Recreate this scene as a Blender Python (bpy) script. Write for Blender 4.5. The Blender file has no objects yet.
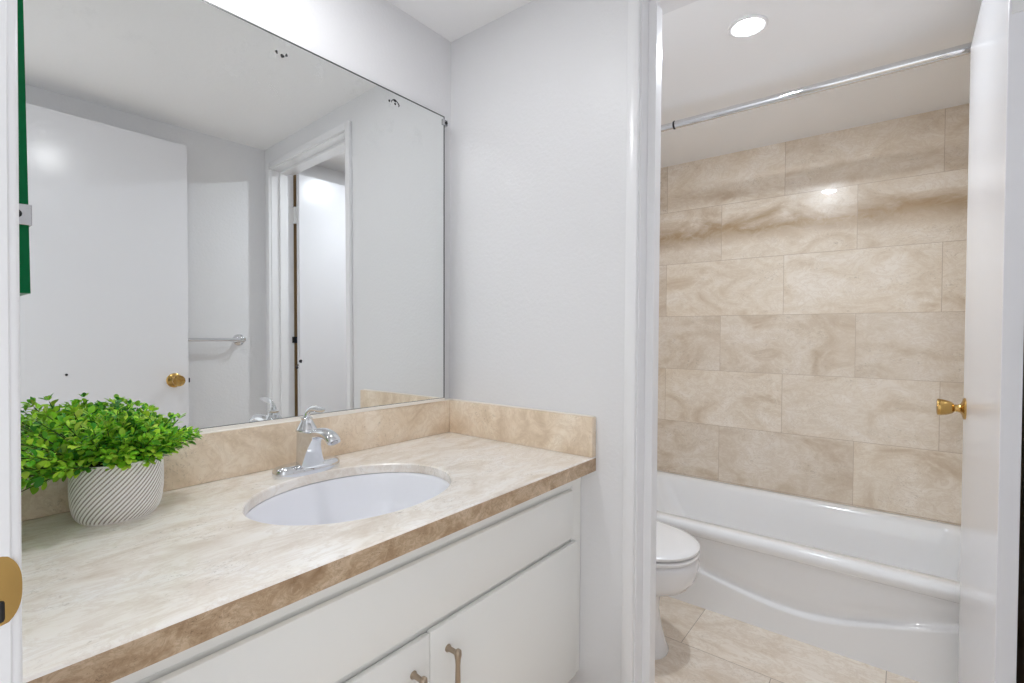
import bpy, bmesh, math, random
from mathutils import Vector, Matrix, noise as mnoise

scene = bpy.context.scene
COL = scene.collection
R = math.radians
PI = math.pi

# ------------------------------------------------------------------ camera
cam_data = bpy.data.cameras.new('camera')
cam_data.sensor_width = 36.0
cam_data.lens = 36.0 * 493.0 / 1024.0
cam_data.clip_start = 0.01
cam = bpy.data.objects.new('camera', cam_data)
COL.objects.link(cam)
YAW, PIT, ROL = R(38.32), R(-0.832), R(0.391)
_fw = Vector((math.cos(YAW) * math.cos(PIT), math.sin(YAW) * math.cos(PIT), math.sin(PIT)))
_rt = Vector((math.sin(YAW), -math.cos(YAW), 0))
_up = _rt.cross(_fw)
_rt2 = _rt * math.cos(ROL) + _up * math.sin(ROL)
_up2 = -_rt * math.sin(ROL) + _up * math.cos(ROL)
m3 = Matrix((_rt2, _up2, -_fw)).transposed()
cam.matrix_world = Matrix.Translation((-1.178, -1.2, 1.156)) @ m3.to_4x4()
scene.camera = cam

# ------------------------------------------------------------------ world, light levels, exposure
world = bpy.data.worlds.new('world')
scene.world = world
world.use_nodes = True
world.node_tree.nodes['Background'].inputs[0].default_value = (0.95, 0.975, 1.0, 1)
world.node_tree.nodes['Background'].inputs[1].default_value = 1.25
VANITY_LAMP = 215.0          # radiance of the downlight over the basin
BATH_LAMP = 590.0            # radiance of the downlight over the toilet and tub
scene.view_settings.view_transform = 'Standard'
scene.view_settings.look = 'None'
scene.view_settings.gamma = 1
scene.view_settings.use_curve_mapping = False
scene.view_settings.exposure = 0.09
cy = scene.cycles
cy.use_denoising = True
cy.max_bounces = 16
cy.diffuse_bounces = 8
cy.glossy_bounces = 8
cy.caustics_reflective = True
cy.blur_glossy = 0.3
cy.sample_clamp_indirect = 40.0
cy.use_guiding = True


# ------------------------------------------------------------------ material helpers
def lin(r, g, b):
    f = lambda c: (c / 255 / 12.92) if c / 255 <= 0.04045 else ((c / 255 + 0.055) / 1.055) ** 2.4
    return (f(r), f(g), f(b), 1)


def mat(name):
    m = bpy.data.materials.new(name)
    m.use_nodes = True
    nt = m.node_tree
    return m, nt, nt.nodes['Principled BSDF']


def node(nt, t, **kw):
    n = nt.nodes.new(t)
    for k, v in kw.items():
        if hasattr(n, k):
            setattr(n, k, v)
        else:
            n.inputs[k.replace('_', ' ')].default_value = v
    return n


def simple(name, col, rough=0.5, metal=0.0, coat=0.0, bump=None, spec=0.5):
    m, nt, b = mat(name)
    b.inputs['Base Color'].default_value = col
    b.inputs['Roughness'].default_value = rough
    b.inputs['Metallic'].default_value = metal
    b.inputs['Coat Weight'].default_value = coat
    b.inputs['Coat Roughness'].default_value = 0.08
    b.inputs['Specular IOR Level'].default_value = spec
    if bump:
        sc, st, dist = bump
        tc = node(nt, 'ShaderNodeTexCoord')
        n = node(nt, 'ShaderNodeTexNoise')
        n.inputs['Scale'].default_value = sc
        n.inputs['Detail'].default_value = 3
        bp = node(nt, 'ShaderNodeBump')
        bp.inputs['Strength'].default_value = st
        bp.inputs['Distance'].default_value = dist
        nt.links.new(tc.outputs['Object'], n.inputs['Vector'])
        nt.links.new(n.outputs['Fac'], bp.inputs['Height'])
        nt.links.new(bp.outputs['Normal'], b.inputs['Normal'])
    return m


def ramp(nt, stops, interp='LINEAR'):
    r = node(nt, 'ShaderNodeValToRGB')
    cr = r.color_ramp
    cr.interpolation = interp
    while len(cr.elements) < len(stops):
        cr.elements.new(0.5)
    for e, (p, c) in zip(cr.elements, stops):
        e.position = p
        e.color = c
    return r


def mix(nt, kind, fac, a, b):
    n = node(nt, 'ShaderNodeMix')
    n.data_type = 'RGBA'
    n.blend_type = kind
    for sock, v in ((n.inputs['Factor'], fac), (n.inputs['A'], a), (n.inputs['B'], b)):
        pass
    ins = [n.inputs[0], n.inputs[6], n.inputs[7]]
    for s, v in zip(ins, (fac, a, b)):
        if hasattr(v, 'is_output'):
            nt.links.new(v, s)
        else:
            s.default_value = v
    return n.outputs[2]


def math_n(nt, op, a, b=None):
    n = node(nt, 'ShaderNodeMath')
    n.operation = op
    for s, v in zip(n.inputs, (a, b)):
        if v is None:
            continue
        if hasattr(v, 'is_output'):
            nt.links.new(v, s)
        else:
            s.default_value = v
    return n.outputs[0]


def travertine(name, light, mid, dark, scale=3.0, stretch=(1, 1, 1), rough=0.25, pits=0.5, tile=None, grout=None,
               band=None, bump=0.0, coat=0.0, fine=1.0, spec=0.5, swirl=1.4):
    """Procedural travertine; tile = (axis_u, axis_v, u_shift, v_shift, width, height) lays it as running bond tiles."""
    m, nt, b = mat(name)
    L = nt.links
    tc = node(nt, 'ShaderNodeTexCoord')
    pos = tc.outputs['Object']
    brick = None
    vec = pos
    if tile:
        sx = node(nt, 'ShaderNodeSeparateXYZ')
        L.new(pos, sx.inputs[0])
        au, av, us, vs, w, h = tile
        cx = node(nt, 'ShaderNodeCombineXYZ')
        L.new(math_n(nt, 'ADD', sx.outputs[au], us), cx.inputs[0])
        L.new(math_n(nt, 'ADD', sx.outputs[av], vs), cx.inputs[1])
        brick = node(nt, 'ShaderNodeTexBrick')
        brick.offset = 0.5
        brick.inputs['Color1'].default_value = (0, 0, 0, 1)
        brick.inputs['Color2'].default_value = (1, 1, 1, 1)
        brick.inputs['Mortar'].default_value = (0.5, 0.5, 0.5, 1)
        brick.inputs['Scale'].default_value = 1
        brick.inputs['Mortar Size'].default_value = 0.0011
        brick.inputs['Mortar Smooth'].default_value = 0.1
        brick.inputs['Brick Width'].default_value = w
        brick.inputs['Row Height'].default_value = h
        L.new(cx.outputs[0], brick.inputs['Vector'])
        sc = node(nt, 'ShaderNodeVectorMath')
        sc.operation = 'MULTIPLY'
        L.new(brick.outputs['Color'], sc.inputs[0])
        sc.inputs[1].default_value = (7.3, 11.7, 5.1)
        ad = node(nt, 'ShaderNodeVectorMath')
        ad.operation = 'ADD'
        L.new(pos, ad.inputs[0])
        L.new(sc.outputs[0], ad.inputs[1])
        vec = ad.outputs[0]
    mp = node(nt, 'ShaderNodeMapping')
    mp.inputs['Scale'].default_value = stretch
    L.new(vec, mp.inputs['Vector'])
    v = mp.outputs[0]
    n1 = node(nt, 'ShaderNodeTexNoise')
    n1.inputs['Scale'].default_value = scale
    n1.inputs['Detail'].default_value = 6
    n1.inputs['Roughness'].default_value = 0.6
    n1.inputs['Distortion'].default_value = 1.2
    L.new(v, n1.inputs['Vector'])
    n2 = node(nt, 'ShaderNodeTexNoise')
    n2.inputs['Scale'].default_value = scale * 3.0
    n2.inputs['Detail'].default_value = 8
    n2.inputs['Roughness'].default_value = 0.7
    n2.inputs['Distortion'].default_value = swirl
    L.new(v, n2.inputs['Vector'])
    base = ramp(nt, [(0.28, dark), (0.48, mid), (0.66, light)])
    L.new(n1.outputs['Fac'], base.inputs[0])
    vein = ramp(nt, [(0.44, (0, 0, 0, 1)), (0.5, (1, 1, 1, 1)), (0.56, (0, 0, 0, 1))])
    L.new(n2.outputs['Fac'], vein.inputs[0])
    c = mix(nt, 'MIX', math_n(nt, 'MULTIPLY', vein.outputs[0], 0.45 * fine), base.outputs[0], dark)
    lt = ramp(nt, [(0.58, (0, 0, 0, 1)), (0.72, (1, 1, 1, 1))])
    L.new(n2.outputs['Fac'], lt.inputs[0])
    c = mix(nt, 'MIX', math_n(nt, 'MULTIPLY', lt.outputs[0], 0.5 * fine), c, light)
    # pits and small fossil specks
    n3 = node(nt, 'ShaderNodeTexNoise')
    n3.inputs['Scale'].default_value = scale * 16
    n3.inputs['Detail'].default_value = 5
    n3.inputs['Roughness'].default_value = 0.75
    n3.inputs['Distortion'].default_value = 1.5
    L.new(v, n3.inputs['Vector'])
    pit = ramp(nt, [(0.56, (0, 0, 0, 1)), (0.66, (1, 1, 1, 1))])
    L.new(n3.outputs['Fac'], pit.inputs[0])
    patch = ramp(nt, [(0.45, (0, 0, 0, 1)), (0.62, (1, 1, 1, 1))])
    n4 = node(nt, 'ShaderNodeTexNoise')
    n4.inputs['Scale'].default_value = scale * 1.7
    n4.inputs['Detail'].default_value = 2
    L.new(v, n4.inputs['Vector'])
    L.new(n4.outputs['Fac'], patch.inputs[0])
    pf = math_n(nt, 'MULTIPLY', math_n(nt, 'MULTIPLY', pit.outputs[0], patch.outputs[0]), pits)
    c = mix(nt, 'MIX', pf, c, tuple(x * 0.55 for x in dark[:3]) + (1,))
    if band:
        axis, centre, width, strength, colr = band
        sx2 = node(nt, 'ShaderNodeSeparateXYZ')
        L.new(pos, sx2.inputs[0])
        wob = math_n(nt, 'MULTIPLY', math_n(nt, 'SUBTRACT', n1.outputs['Fac'], 0.5), 0.16)
        d = math_n(nt, 'ABSOLUTE', math_n(nt, 'SUBTRACT', math_n(nt, 'ADD', sx2.outputs[axis], wob), centre))
        f = math_n(nt, 'MAXIMUM', math_n(nt, 'SUBTRACT', 1.0, math_n(nt, 'DIVIDE', d, width)), 0.0)
        f = math_n(nt, 'MULTIPLY', math_n(nt, 'MULTIPLY', f, math_n(nt, 'ADD', 0.45, n2.outputs['Fac'])), strength)
        c = mix(nt, 'MIX', f, c, colr)
    if tile:
        tone = ramp(nt, [(0.0, (0.93, 0.92, 0.91, 1)), (1.0, (1.05, 1.05, 1.04, 1))])
        L.new(brick.outputs['Color'], tone.inputs[0])
        c = mix(nt, 'MULTIPLY', 1.0, c, tone.outputs[0])
        c = mix(nt, 'MIX', math_n(nt, 'MULTIPLY', brick.outputs['Fac'], 0.8), c, grout)
    L.new(c, b.inputs['Base Color'])
    b.inputs['Roughness'].default_value = rough
    b.inputs['Specular IOR Level'].default_value = spec
    b.inputs['Coat Weight'].default_value = coat
    b.inputs['Coat Roughness'].default_value = 0.02
    if bump:
        bp = node(nt, 'ShaderNodeBump')
        bp.inputs['Strength'].default_value = bump
        bp.inputs['Distance'].default_value = 0.002
        h = math_n(nt, 'SUBTRACT', n3.outputs['Fac'], math_n(nt, 'MULTIPLY', brick.outputs['Fac'], 1.0)) if tile else n3.outputs['Fac']
        L.new(h, bp.inputs['Height'])
        L.new(bp.outputs['Normal'], b.inputs['Normal'])
    return m


# ------------------------------------------------------------------ materials
M = {}
M['wall'] = simple('wall_paint', lin(228, 228, 230), 0.42, bump=(95, 0.35, 0.0022))
M['ceiling'] = simple('ceiling_paint', lin(247, 247, 248), 0.6, bump=(60, 0.15, 0.002))
M['trim'] = simple('gloss_trim_paint', lin(236, 236, 238), 0.28, coat=0.25)
M['door'] = simple('door_paint', lin(231, 231, 235), 0.21)
M['cabinet'] = simple('cabinet_paint', lin(242, 242, 239), 0.36)
M['toe'] = simple('toe_kick_paint', lin(150, 136, 122), 0.7)
M['chrome'] = simple('chrome', (0.74, 0.75, 0.77, 1), 0.05, 1.0)
M['satin'] = simple('satin_nickel', lin(176, 160, 142), 0.3, 1.0)
M['steel'] = simple('brushed_steel', lin(196, 196, 198), 0.2, 1.0)
M['brass'] = simple('polished_brass', lin(196, 160, 96), 0.2, 1.0)
M['porcelain'] = simple('white_porcelain', lin(238, 238, 240), 0.12, coat=0.5)
M['basin'] = simple('basin_porcelain', lin(246, 247, 252), 0.15, coat=0.4)
M['enamel'] = simple('white_tub_enamel', lin(246, 247, 249), 0.14, coat=0.5)
M['seat'] = simple('toilet_seat_plastic', lin(240, 240, 241), 0.22)
M['black'] = simple('black_mark', lin(22, 22, 24), 0.5)
M['rubber'] = simple('dark_gap', lin(40, 40, 42), 0.8)
M['gap_brown'] = simple('hinge_gap_brown', lin(140, 114, 78), 0.6, bump=(30, 0.3, 0.001))  # brown that stands in for the unlit hinge gap of the tub room door
M['cream'] = simple('cream_backing', lin(214, 206, 190), 0.6)
M['caulk'] = simple('white_caulk', lin(248, 243, 235), 0.5)
M['green_glass'] = simple('green_glass_edge', lin(0, 104, 58), 0.3, spec=0.12)
M['dark_edge'] = simple('mirror_dark_edge', lin(66, 70, 68), 0.35)
M['hinge'] = simple('painted_hinge', lin(226, 226, 226), 0.35)
M['soil'] = simple('brown_soil', lin(92, 66, 40), 0.9, bump=(160, 1.0, 0.01))
M['stem'] = simple('plant_stem', lin(62, 82, 30), 0.6)

M['counter'] = travertine('polished_travertine_top', lin(253, 250, 246), lin(249, 243, 235), lin(222, 209, 193), 4.4, (1, 2.2, 1),
                          rough=0.22, pits=0.7, bump=0.06, fine=0.9, swirl=0.8)
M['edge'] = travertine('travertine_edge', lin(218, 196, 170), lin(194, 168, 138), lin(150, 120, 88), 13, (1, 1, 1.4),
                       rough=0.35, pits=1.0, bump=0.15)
M['splash'] = travertine('travertine_splash', lin(249, 236, 218), lin(237, 219, 196), lin(206, 182, 152), 6.5, (1, 1, 1),
                         rough=0.28, pits=0.6, bump=0.05, fine=0.75)
M['tile'] = travertine('travertine_wall_tile', lin(244, 235, 224), lin(234, 222, 206), lin(208, 188, 164), 3.6, (1, 1, 1.7),
                       rough=0.26, coat=0.55, pits=0.5, tile=(1, 2, 0.425, -0.065, 0.605, 0.3), grout=lin(186, 166, 144),
                       band=(2, 1.725, 0.085, 0.9, lin(176, 148, 112)), bump=0.02, fine=0.75, swirl=2.2)
M['floor'] = travertine('travertine_floor_tile', lin(246, 237, 226), lin(238, 226, 212), lin(212, 194, 172), 3.8, (1.8, 1, 1),
                        rough=0.3, pits=0.4, tile=(1, 0, 0.87, -0.055, 0.61, 0.305), grout=lin(140, 122, 102),
                        bump=0.03, fine=1.0)

# mirror glass with desilvered specks near its top edge and faint scratches
mm, nt, pb = mat('mirror_glass')
pb.inputs['Base Color'].default_value = (0.86, 0.875, 0.87, 1)
pb.inputs['Metallic'].default_value = 1
pb.inputs['Roughness'].default_value = 0.0
tc = node(nt, 'ShaderNodeTexCoord')
sx = node(nt, 'ShaderNodeSeparateXYZ')
nt.links.new(tc.outputs['Object'], sx.inputs[0])
ns_ = node(nt, 'ShaderNodeTexNoise')
ns_.inputs['Scale'].default_value = 9
ns_.inputs['Detail'].default_value = 6
ns_.inputs['Roughness'].default_value = 0.7
nt.links.new(tc.outputs['Object'], ns_.inputs['Vector'])
sm = ramp(nt, [(0.55, (0, 0, 0, 1)), (0.75, (1, 1, 1, 1))])
nt.links.new(ns_.outputs['Fac'], sm.inputs[0])
top = node(nt, 'ShaderNodeMapRange')
top.inputs['From Min'].default_value = 0.72
top.inputs['From Max'].default_value = 0.93
nt.links.new(sx.outputs[2], top.inputs['Value'])
haze = node(nt, 'ShaderNodeBsdfDiffuse')
haze.inputs['Color'].default_value = lin(225, 226, 230)
mxs = node(nt, 'ShaderNodeMixShader')
nt.links.new(math_n(nt, 'MULTIPLY', math_n(nt, 'MULTIPLY', sm.outputs[0], top.outputs['Result']), 0.35), mxs.inputs[0])
nt.links.new(pb.outputs[0], mxs.inputs[1])
nt.links.new(haze.outputs[0], mxs.inputs[2])
nt.links.new(mxs.outputs[0], nt.nodes['Material Output'].inputs['Surface'])
M['mirror'] = mm

# emission lens
ml, nt, pb = mat('vanity_lamp_lens')
pb.inputs['Emission Color'].default_value = (0.97, 0.98, 1.0, 1)
pb.inputs['Emission Strength'].default_value = VANITY_LAMP
M['lens_vanity'] = ml
ml, nt, pb = mat('bath_lamp_lens')
pb.inputs['Emission Color'].default_value = (0.875, 0.94, 1.0, 1)
pb.inputs['Emission Strength'].default_value = BATH_LAMP
M['lens_bath'] = ml

# leaves: every leaf carries its own green in a colour attribute
mlf, nt, pb = mat('leaf')
at = node(nt, 'ShaderNodeAttribute')
at.attribute_name = 'leaf_colour'
nt.links.new(at.outputs['Color'], pb.inputs['Base Color'])
pb.inputs['Roughness'].default_value = 0.38
pb.inputs['Subsurface Weight'].default_value = 0.0
tr = node(nt, 'ShaderNodeBsdfTranslucent')
nt.links.new(at.outputs['Color'], tr.inputs['Color'])
mx = node(nt, 'ShaderNodeMixShader')
mx.inputs[0].default_value = 0.3
nt.links.new(pb.outputs[0], mx.inputs[1])
nt.links.new(tr.outputs[0], mx.inputs[2])
nt.links.new(mx.outputs[0], nt.nodes['Material Output'].inputs['Surface'])
M['leaf'] = mlf

# pot: white ceramic ribs, taupe grooves (pattern follows the rib geometry through an attribute)
mp_, nt, pb = mat('ribbed_pot')
at = node(nt, 'ShaderNodeAttribute')
at.attribute_name = 'groove'
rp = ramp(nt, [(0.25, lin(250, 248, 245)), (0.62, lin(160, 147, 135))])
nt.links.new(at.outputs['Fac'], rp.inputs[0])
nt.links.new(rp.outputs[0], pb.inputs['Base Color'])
pb.inputs['Roughness'].default_value = 0.5
M['pot'] = mp_


# ------------------------------------------------------------------ mesh helpers
OFF = {}


def thing(name, label, cat, loc=(0, 0, 0), group=None, kind=None):
    o = bpy.data.objects.new(name, None)
    o.empty_display_size = 0.05
    COL.objects.link(o)
    o.location = loc
    OFF[o.name] = Vector(loc)
    tag(o, label, cat, group, kind)
    return o


def tag(o, label=None, cat=None, group=None, kind=None):
    if label:
        o['label'] = label
    if cat:
        o['category'] = cat
    if group:
        o['group'] = group
    if kind:
        o['kind'] = kind
    return o


def obj(name, bm, m, parent=None, smooth=False, loc=None, label=None):
    """Link a bmesh given in world coordinates as one object; smooth = angle in degrees or False."""
    off = OFF[parent.name] if parent else Vector(loc or (0, 0, 0))
    bmesh.ops.recalc_face_normals(bm, faces=bm.faces[:])
    bm.transform(Matrix.Translation(-off))
    me = bpy.data.meshes.new(name)
    bm.to_mesh(me)
    bm.free()
    for x in (m if isinstance(m, (list, tuple)) else [m]):
        me.materials.append(M[x])
    if smooth:
        ang = 35 if smooth is True else smooth
        me.shade_smooth()
        me.set_sharp_from_angle(angle=R(ang))
    o = bpy.data.objects.new(name, me)
    COL.objects.link(o)
    if parent:
        o.parent = parent
    else:
        o.location = off
    OFF[o.name] = off
    if label:
        o['label'] = label
    return o


def new():
    return bmesh.new()


def add_box(bm, lo, hi, bev=0.0, seg=2, mi=0):
    lo, hi = Vector(lo), Vector(hi)
    r = bmesh.ops.create_cube(bm, size=1, matrix=Matrix.Translation((lo + hi) / 2) @ Matrix.Diagonal((*(hi - lo), 1)))
    vs = r['verts']
    fs = set(f for v in vs for f in v.link_faces)
    for f in fs:
        f.material_index = mi
    if bev:
        es = set(e for v in vs for e in v.link_edges)
        rr = bmesh.ops.bevel(bm, geom=list(es), offset=bev, segments=seg, profile=0.5, affect='EDGES')
        for f in rr['faces']:
            f.material_index = mi
    return vs


def box(lo, hi, bev=0.0, seg=2):
    bm = new()
    add_box(bm, lo, hi, bev, seg)
    return bm


def loft(bm, rings, cap0=True, cap1=True, closed=True, mi=0):
    vr = [[bm.verts.new(p) for p in r] for r in rings]
    n = len(rings[0])
    fs = []
    for a, b in zip(vr[:-1], vr[1:]):
        for i in range(n if closed else n - 1):
            j = (i + 1) % n
            fs.append(bm.faces.new((a[i], a[j], b[j], b[i])))
    if cap0:
        fs.append(bm.faces.new(vr[0][::-1]))
    if cap1:
        fs.append(bm.faces.new(vr[-1]))
    for f in fs:
        f.material_index = mi
    return vr


def tube(bm, pts, rad, n=16, cap=True, squash=None, mi=0):
    pts = [Vector(p) for p in pts]
    if not hasattr(rad, '__len__'):
        rad = [rad] * len(pts)
    rings = []
    t0 = (pts[1] - pts[0]).normalized()
    ref = Vector((0, 0, 1)) if abs(t0.z) < 0.9 else Vector((1, 0, 0))
    u = t0.cross(ref).normalized()
    for i, p in enumerate(pts):
        if i == 0:
            t = pts[1] - pts[0]
        elif i == len(pts) - 1:
            t = pts[-1] - pts[-2]
        else:
            t = pts[i + 1] - pts[i - 1]
        t.normalize()
        u = (u - t * u.dot(t)).normalized()
        w = t.cross(u)
        r = rad[i]
        ru, rw = r if hasattr(r, '__len__') else (r, r)
        rings.append([p + u * (ru * math.cos(2 * PI * k / n)) + w * (rw * math.sin(2 * PI * k / n)) for k in range(n)])
    loft(bm, rings, cap, cap, mi=mi)


def lathe(bm, prof, origin, axis, n=32, mi=0):
    """prof = [(distance along axis, radius)]"""
    a = Vector(axis).normalized()
    ref = Vector((0, 0, 1)) if abs(a.z) < 0.9 else Vector((1, 0, 0))
    u = a.cross(ref).normalized()
    w = a.cross(u)
    o = Vector(origin)
    rings = []
    for h, r in prof:
        r = max(r, 1e-4)
        rings.append([o + a * h + (u * math.cos(2 * PI * k / n) + w * math.sin(2 * PI * k / n)) * r for k in range(n)])
    loft(bm, rings, True, True, mi=mi)


def bez(ps, n=12):
    out = []
    p0, p1, p2, p3 = [Vector(p) for p in ps]
    for i in range(n + 1):
        t = i / n
        out.append(p0 * (1 - t) ** 3 + p1 * 3 * t * (1 - t) ** 2 + p2 * 3 * t * t * (1 - t) + p3 * t ** 3)
    return out


def sellipse(cx, cyy, a, b, z, n=64, p=2.0):
    out = []
    for k in range(n):
        t = 2 * PI * k / n
        c, s = math.cos(t), math.sin(t)
        out.append(Vector((cx + a * math.copysign(abs(c) ** (2 / p), c), cyy + b * math.copysign(abs(s) ** (2 / p), s), z)))
    return out


def struct(name, bm, m, label, cat, smooth=False):
    o = obj(name, bm, m, None, smooth)
    return tag(o, label, cat, None, 'structure')


# ------------------------------------------------------------------ dimensions
CEIL = 2.134
YS = -1.48          # south wall face
XE = 1.63           # tiled tub wall face
XW = -1.13          # entry wall face, vanity side
DOOR_Z = 2.012      # head jamb underside

# ------------------------------------------------------------------ room shell
struct('floor', box((-2.4, -1.62, -0.06), (1.75, 0.12, 0.0)), 'floor', 'beige travertine tile floor in running bond', 'floor')
struct('ceiling', box((XW - 0.1, -1.62, CEIL), (1.75, 0.12, CEIL + 0.06)), 'ceiling', 'flat off white painted ceiling over both rooms', 'ceiling')
struct('wall_north', box((XW - 0.1, 0.0, 0.0), (1.75, 0.12, CEIL)), 'wall', 'white wall behind the big vanity mirror', 'wall')
struct('wall_south', box((XW - 0.1, YS - 0.12, 0.0), (1.75, YS, CEIL)), 'wall', 'white wall with towel bar, seen only in the mirror', 'wall')
struct('wall_east', box((XE, YS, 0.0), (XE + 0.12, 0.0, CEIL)), 'tile', 'beige travertine tiled wall above the bathtub', 'wall')
bm = new()
OY0, OY1 = -1.416, -0.66       # rough opening in the partition
add_box(bm, (0, OY1, 0), (0.11, 0.0, CEIL))
add_box(bm, (0, YS, 0), (0.11, OY0, CEIL))
add_box(bm, (0, OY0, DOOR_Z + 0.018), (0.11, OY1, CEIL))
struct('wall_partition', bm, 'wall', 'white partition wall between vanity and tub room with doorway', 'wall')
bm = new()
EY0, EY1 = -1.45, -0.70        # entry opening
add_box(bm, (XW - 0.1, EY1, 0), (XW, 0.0, CEIL))
add_box(bm, (XW - 0.1, YS, 0), (XW, EY0, CEIL))
add_box(bm, (XW - 0.1, EY0, 2.06), (XW, EY1, CEIL))
struct('wall_west', bm, 'wall', 'white entry wall at the left edge beside the counter', 'wall')
# travertine returns at both ends of the tub
struct('trim_1', box((0.90, -0.012, 0.36), (XE, 0.0, CEIL)), 'tile', 'travertine tiling on the tub end wall near the toilet', 'tiling')
struct('trim_2', box((0.90, YS, 0.36), (XE, YS + 0.012, CEIL)), 'tile', 'travertine tiling on the tub end wall behind the open door', 'tiling')

# ------------------------------------------------------------------ tub room doorway: jamb, stop, casing
JL, JR = -0.680, -1.396        # jamb faces
bm = new()
add_box(bm, (-0.004, JL, 0), (0.112, OY1, DOOR_Z + 0.018), 0.001, 1)
add_box(bm, (-0.004, OY0, 0), (0.112, JR, DOOR_Z + 0.018), 0.001, 1)
add_box(bm, (-0.004, JR, DOOR_Z), (0.112, JL, DOOR_Z + 0.018), 0.001, 1)
st = 0.021
add_box(bm, (0.036, JL - st, 0), (0.074, JL + 0.001, DOOR_Z), 0.002, 2)
add_box(bm, (0.036, JR, 0), (0.074, JR + 0.012, DOOR_Z), 0.002, 2)
add_box(bm, (0.0366, JR + 0.0005, DOOR_Z - 0.0125), (0.0734, JL - 0.0005, DOOR_Z + 0.0008), 0.002, 2)
jamb = struct('trim_3', bm, 'trim', 'white door jamb and stop lining the doorway to the tub', 'door jamb')
bm = new()
add_box(bm, (0.082, JL - 0.0016, 0.925), (0.108, JL + 0.001, 0.982), 0.0005, 1)
sp = obj('strike_plate', bm, 'brass', jamb, label='brass strike plate')
bm = new()
add_box(bm, (0.0865, JL - 0.0022, 0.945), (0.099, JL - 0.001, 0.965))
obj('latch_hole', bm, 'black', sp)
bm = new()


def casing(bm, x0, x1, y0, y1, ztop, w):
    """flat casing with eased edges on a wall plane, legs from y0 (low) and y1 (high)"""
    add_box(bm, (x0, y1, 0), (x1, y1 + w, ztop + w), 0.004, 2)
    add_box(bm, (x0, y0 - w, 0), (x1, y0, ztop + w), 0.004, 2)
    add_box(bm, (x0, y0 - 0.001, ztop), (x1, y1 + 0.001, ztop + w), 0.004, 2)


casing(bm, -0.016, 0.0005, JR - 0.004, JL + 0.004, DOOR_Z + 0.004, 0.031)
struct('trim_4', bm, 'trim', 'narrow white casing around the tub room doorway', 'door casing', 30)
# brown strip added behind the open door, painting the shade of its hinge gap
struct('trim_5', box((0.1125, -1.424, 0.0), (0.290, -1.3975, 2.02), 0.001, 1), 'gap_brown', 'brown strip added as the dark shade in the hinge gap at the right edge', 'added gap strip')

# entry doorway casing
bm = new()
add_box(bm, (XW - 0.1, EY1 - 0.0200, 0), (-1.1262, EY1 + 0.0005, 2.06), 0.001, 1)
add_box(bm, (XW - 0.1, EY0 - 0.0005, 0), (XW - 0.0005, EY0 + 0.014, 2.06), 0.001, 1)
add_box(bm, (XW - 0.1, EY0, 2.044), (XW - 0.0005, EY1, 2.0605), 0.001, 1)
ej = struct('trim_6', bm, 'trim', 'white jamb of the entry doorway at the left picture edge', 'door jamb')
bm = new()
add_box(bm, (XW - 0.0005, EY1 - 0.0185, 0), (-1.1208, EY1 + 0.032, 2.084), 0.003, 3)
add_box(bm, (XW - 0.0005, EY0 - 0.02, 0), (-1.1205, EY0 + 0.012, 2.084), 0.003, 3)
add_box(bm, (XW - 0.0005, EY0 + 0.012, 2.046), (-1.1205, EY1 - 0.0185, 2.084), 0.003, 3)
struct('trim_7', bm, 'trim', 'white casing strip of the entry doorway at the left picture edge', 'door casing', 30)
# brass strike plate with a bulging lip on the entry jamb
bm = new()
NZ, NX = 22, 14
zc, hh = 0.978, 0.0275
grid = []
for i in range(NZ + 1):
    t = -1 + 2 * i / NZ
    xr = -1.1395 + 0.0185 * (max(0.0, 1 - abs(t) ** 2.6)) ** 0.5
    row = []
    for j in range(NX + 1):
        s = j / NX
        x = -1.172 + (xr + 1.172) * s
        y = -0.7195 - 0.0022 * math.sin(PI * min(1, max(0, (x + 1.150) / 0.030))) * (1 - t * t)
        row.append(bm.verts.new((x, y, zc + hh * t)))
    grid.append(row)
for i in range(NZ):
    for j in range(NX):
        bm.faces.new((grid[i][j], grid[i][j + 1], grid[i + 1][j + 1], grid[i + 1][j]))
bmesh.ops.remove_doubles(bm, verts=bm.verts[:], dist=1e-6)
r = bmesh.ops.solidify(bm, geom=bm.faces[:], thickness=0.0012)
sp = obj('strike_plate', bm, 'brass', ej, 50, label='curved brass strike plate')
bm = new()
add_box(bm, (-1.150, -0.7235, 0.957), (-1.1298, -0.7190, 0.972), 0.002, 2)
obj('latch_hole', bm, 'black', sp)


# ------------------------------------------------------------------ doors
def knob(parent, base, direction, name='door_knob', fix=None):
    bm = new()
    lathe(bm, [(0, 0.0310), (0.003, 0.0315), (0.006, 0.0285), (0.008, 0.020), (0.012, 0.0125), (0.018, 0.0105), (0.024, 0.0110),
               (0.0265, 0.0145), (0.031, 0.0175), (0.040, 0.0212), (0.052, 0.0238), (0.060, 0.0244), (0.0622, 0.0236),
               (0.0628, 0.0215), (0.0610, 0.0190), (0.0605, 0.004)], base, direction, 40)
    if fix:
        fix(bm)
    return obj(name, bm, 'brass', parent, 40, label='brass tulip door knob')


# door into the tub room, swung open 90 degrees
d1 = thing('door_1', 'white flush door swung open into the tub room, right of the bathtub', 'door', (0.118, -1.357, 0), kind='structure')
LY, LT, LX = -1.3475, 0.029, 0.118          # visible face, thickness, hinge edge
obj('door_leaf', box((LX, LY - LT, 0.012), (0.812, LY, 2.012), 0.0012, 2), 'door', d1)
knob(d1, (0.748, LY, 0.950), (0, 1, 0))
knob(d1, (0.748, LY - LT, 0.950), (0, -1, 0))


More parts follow.
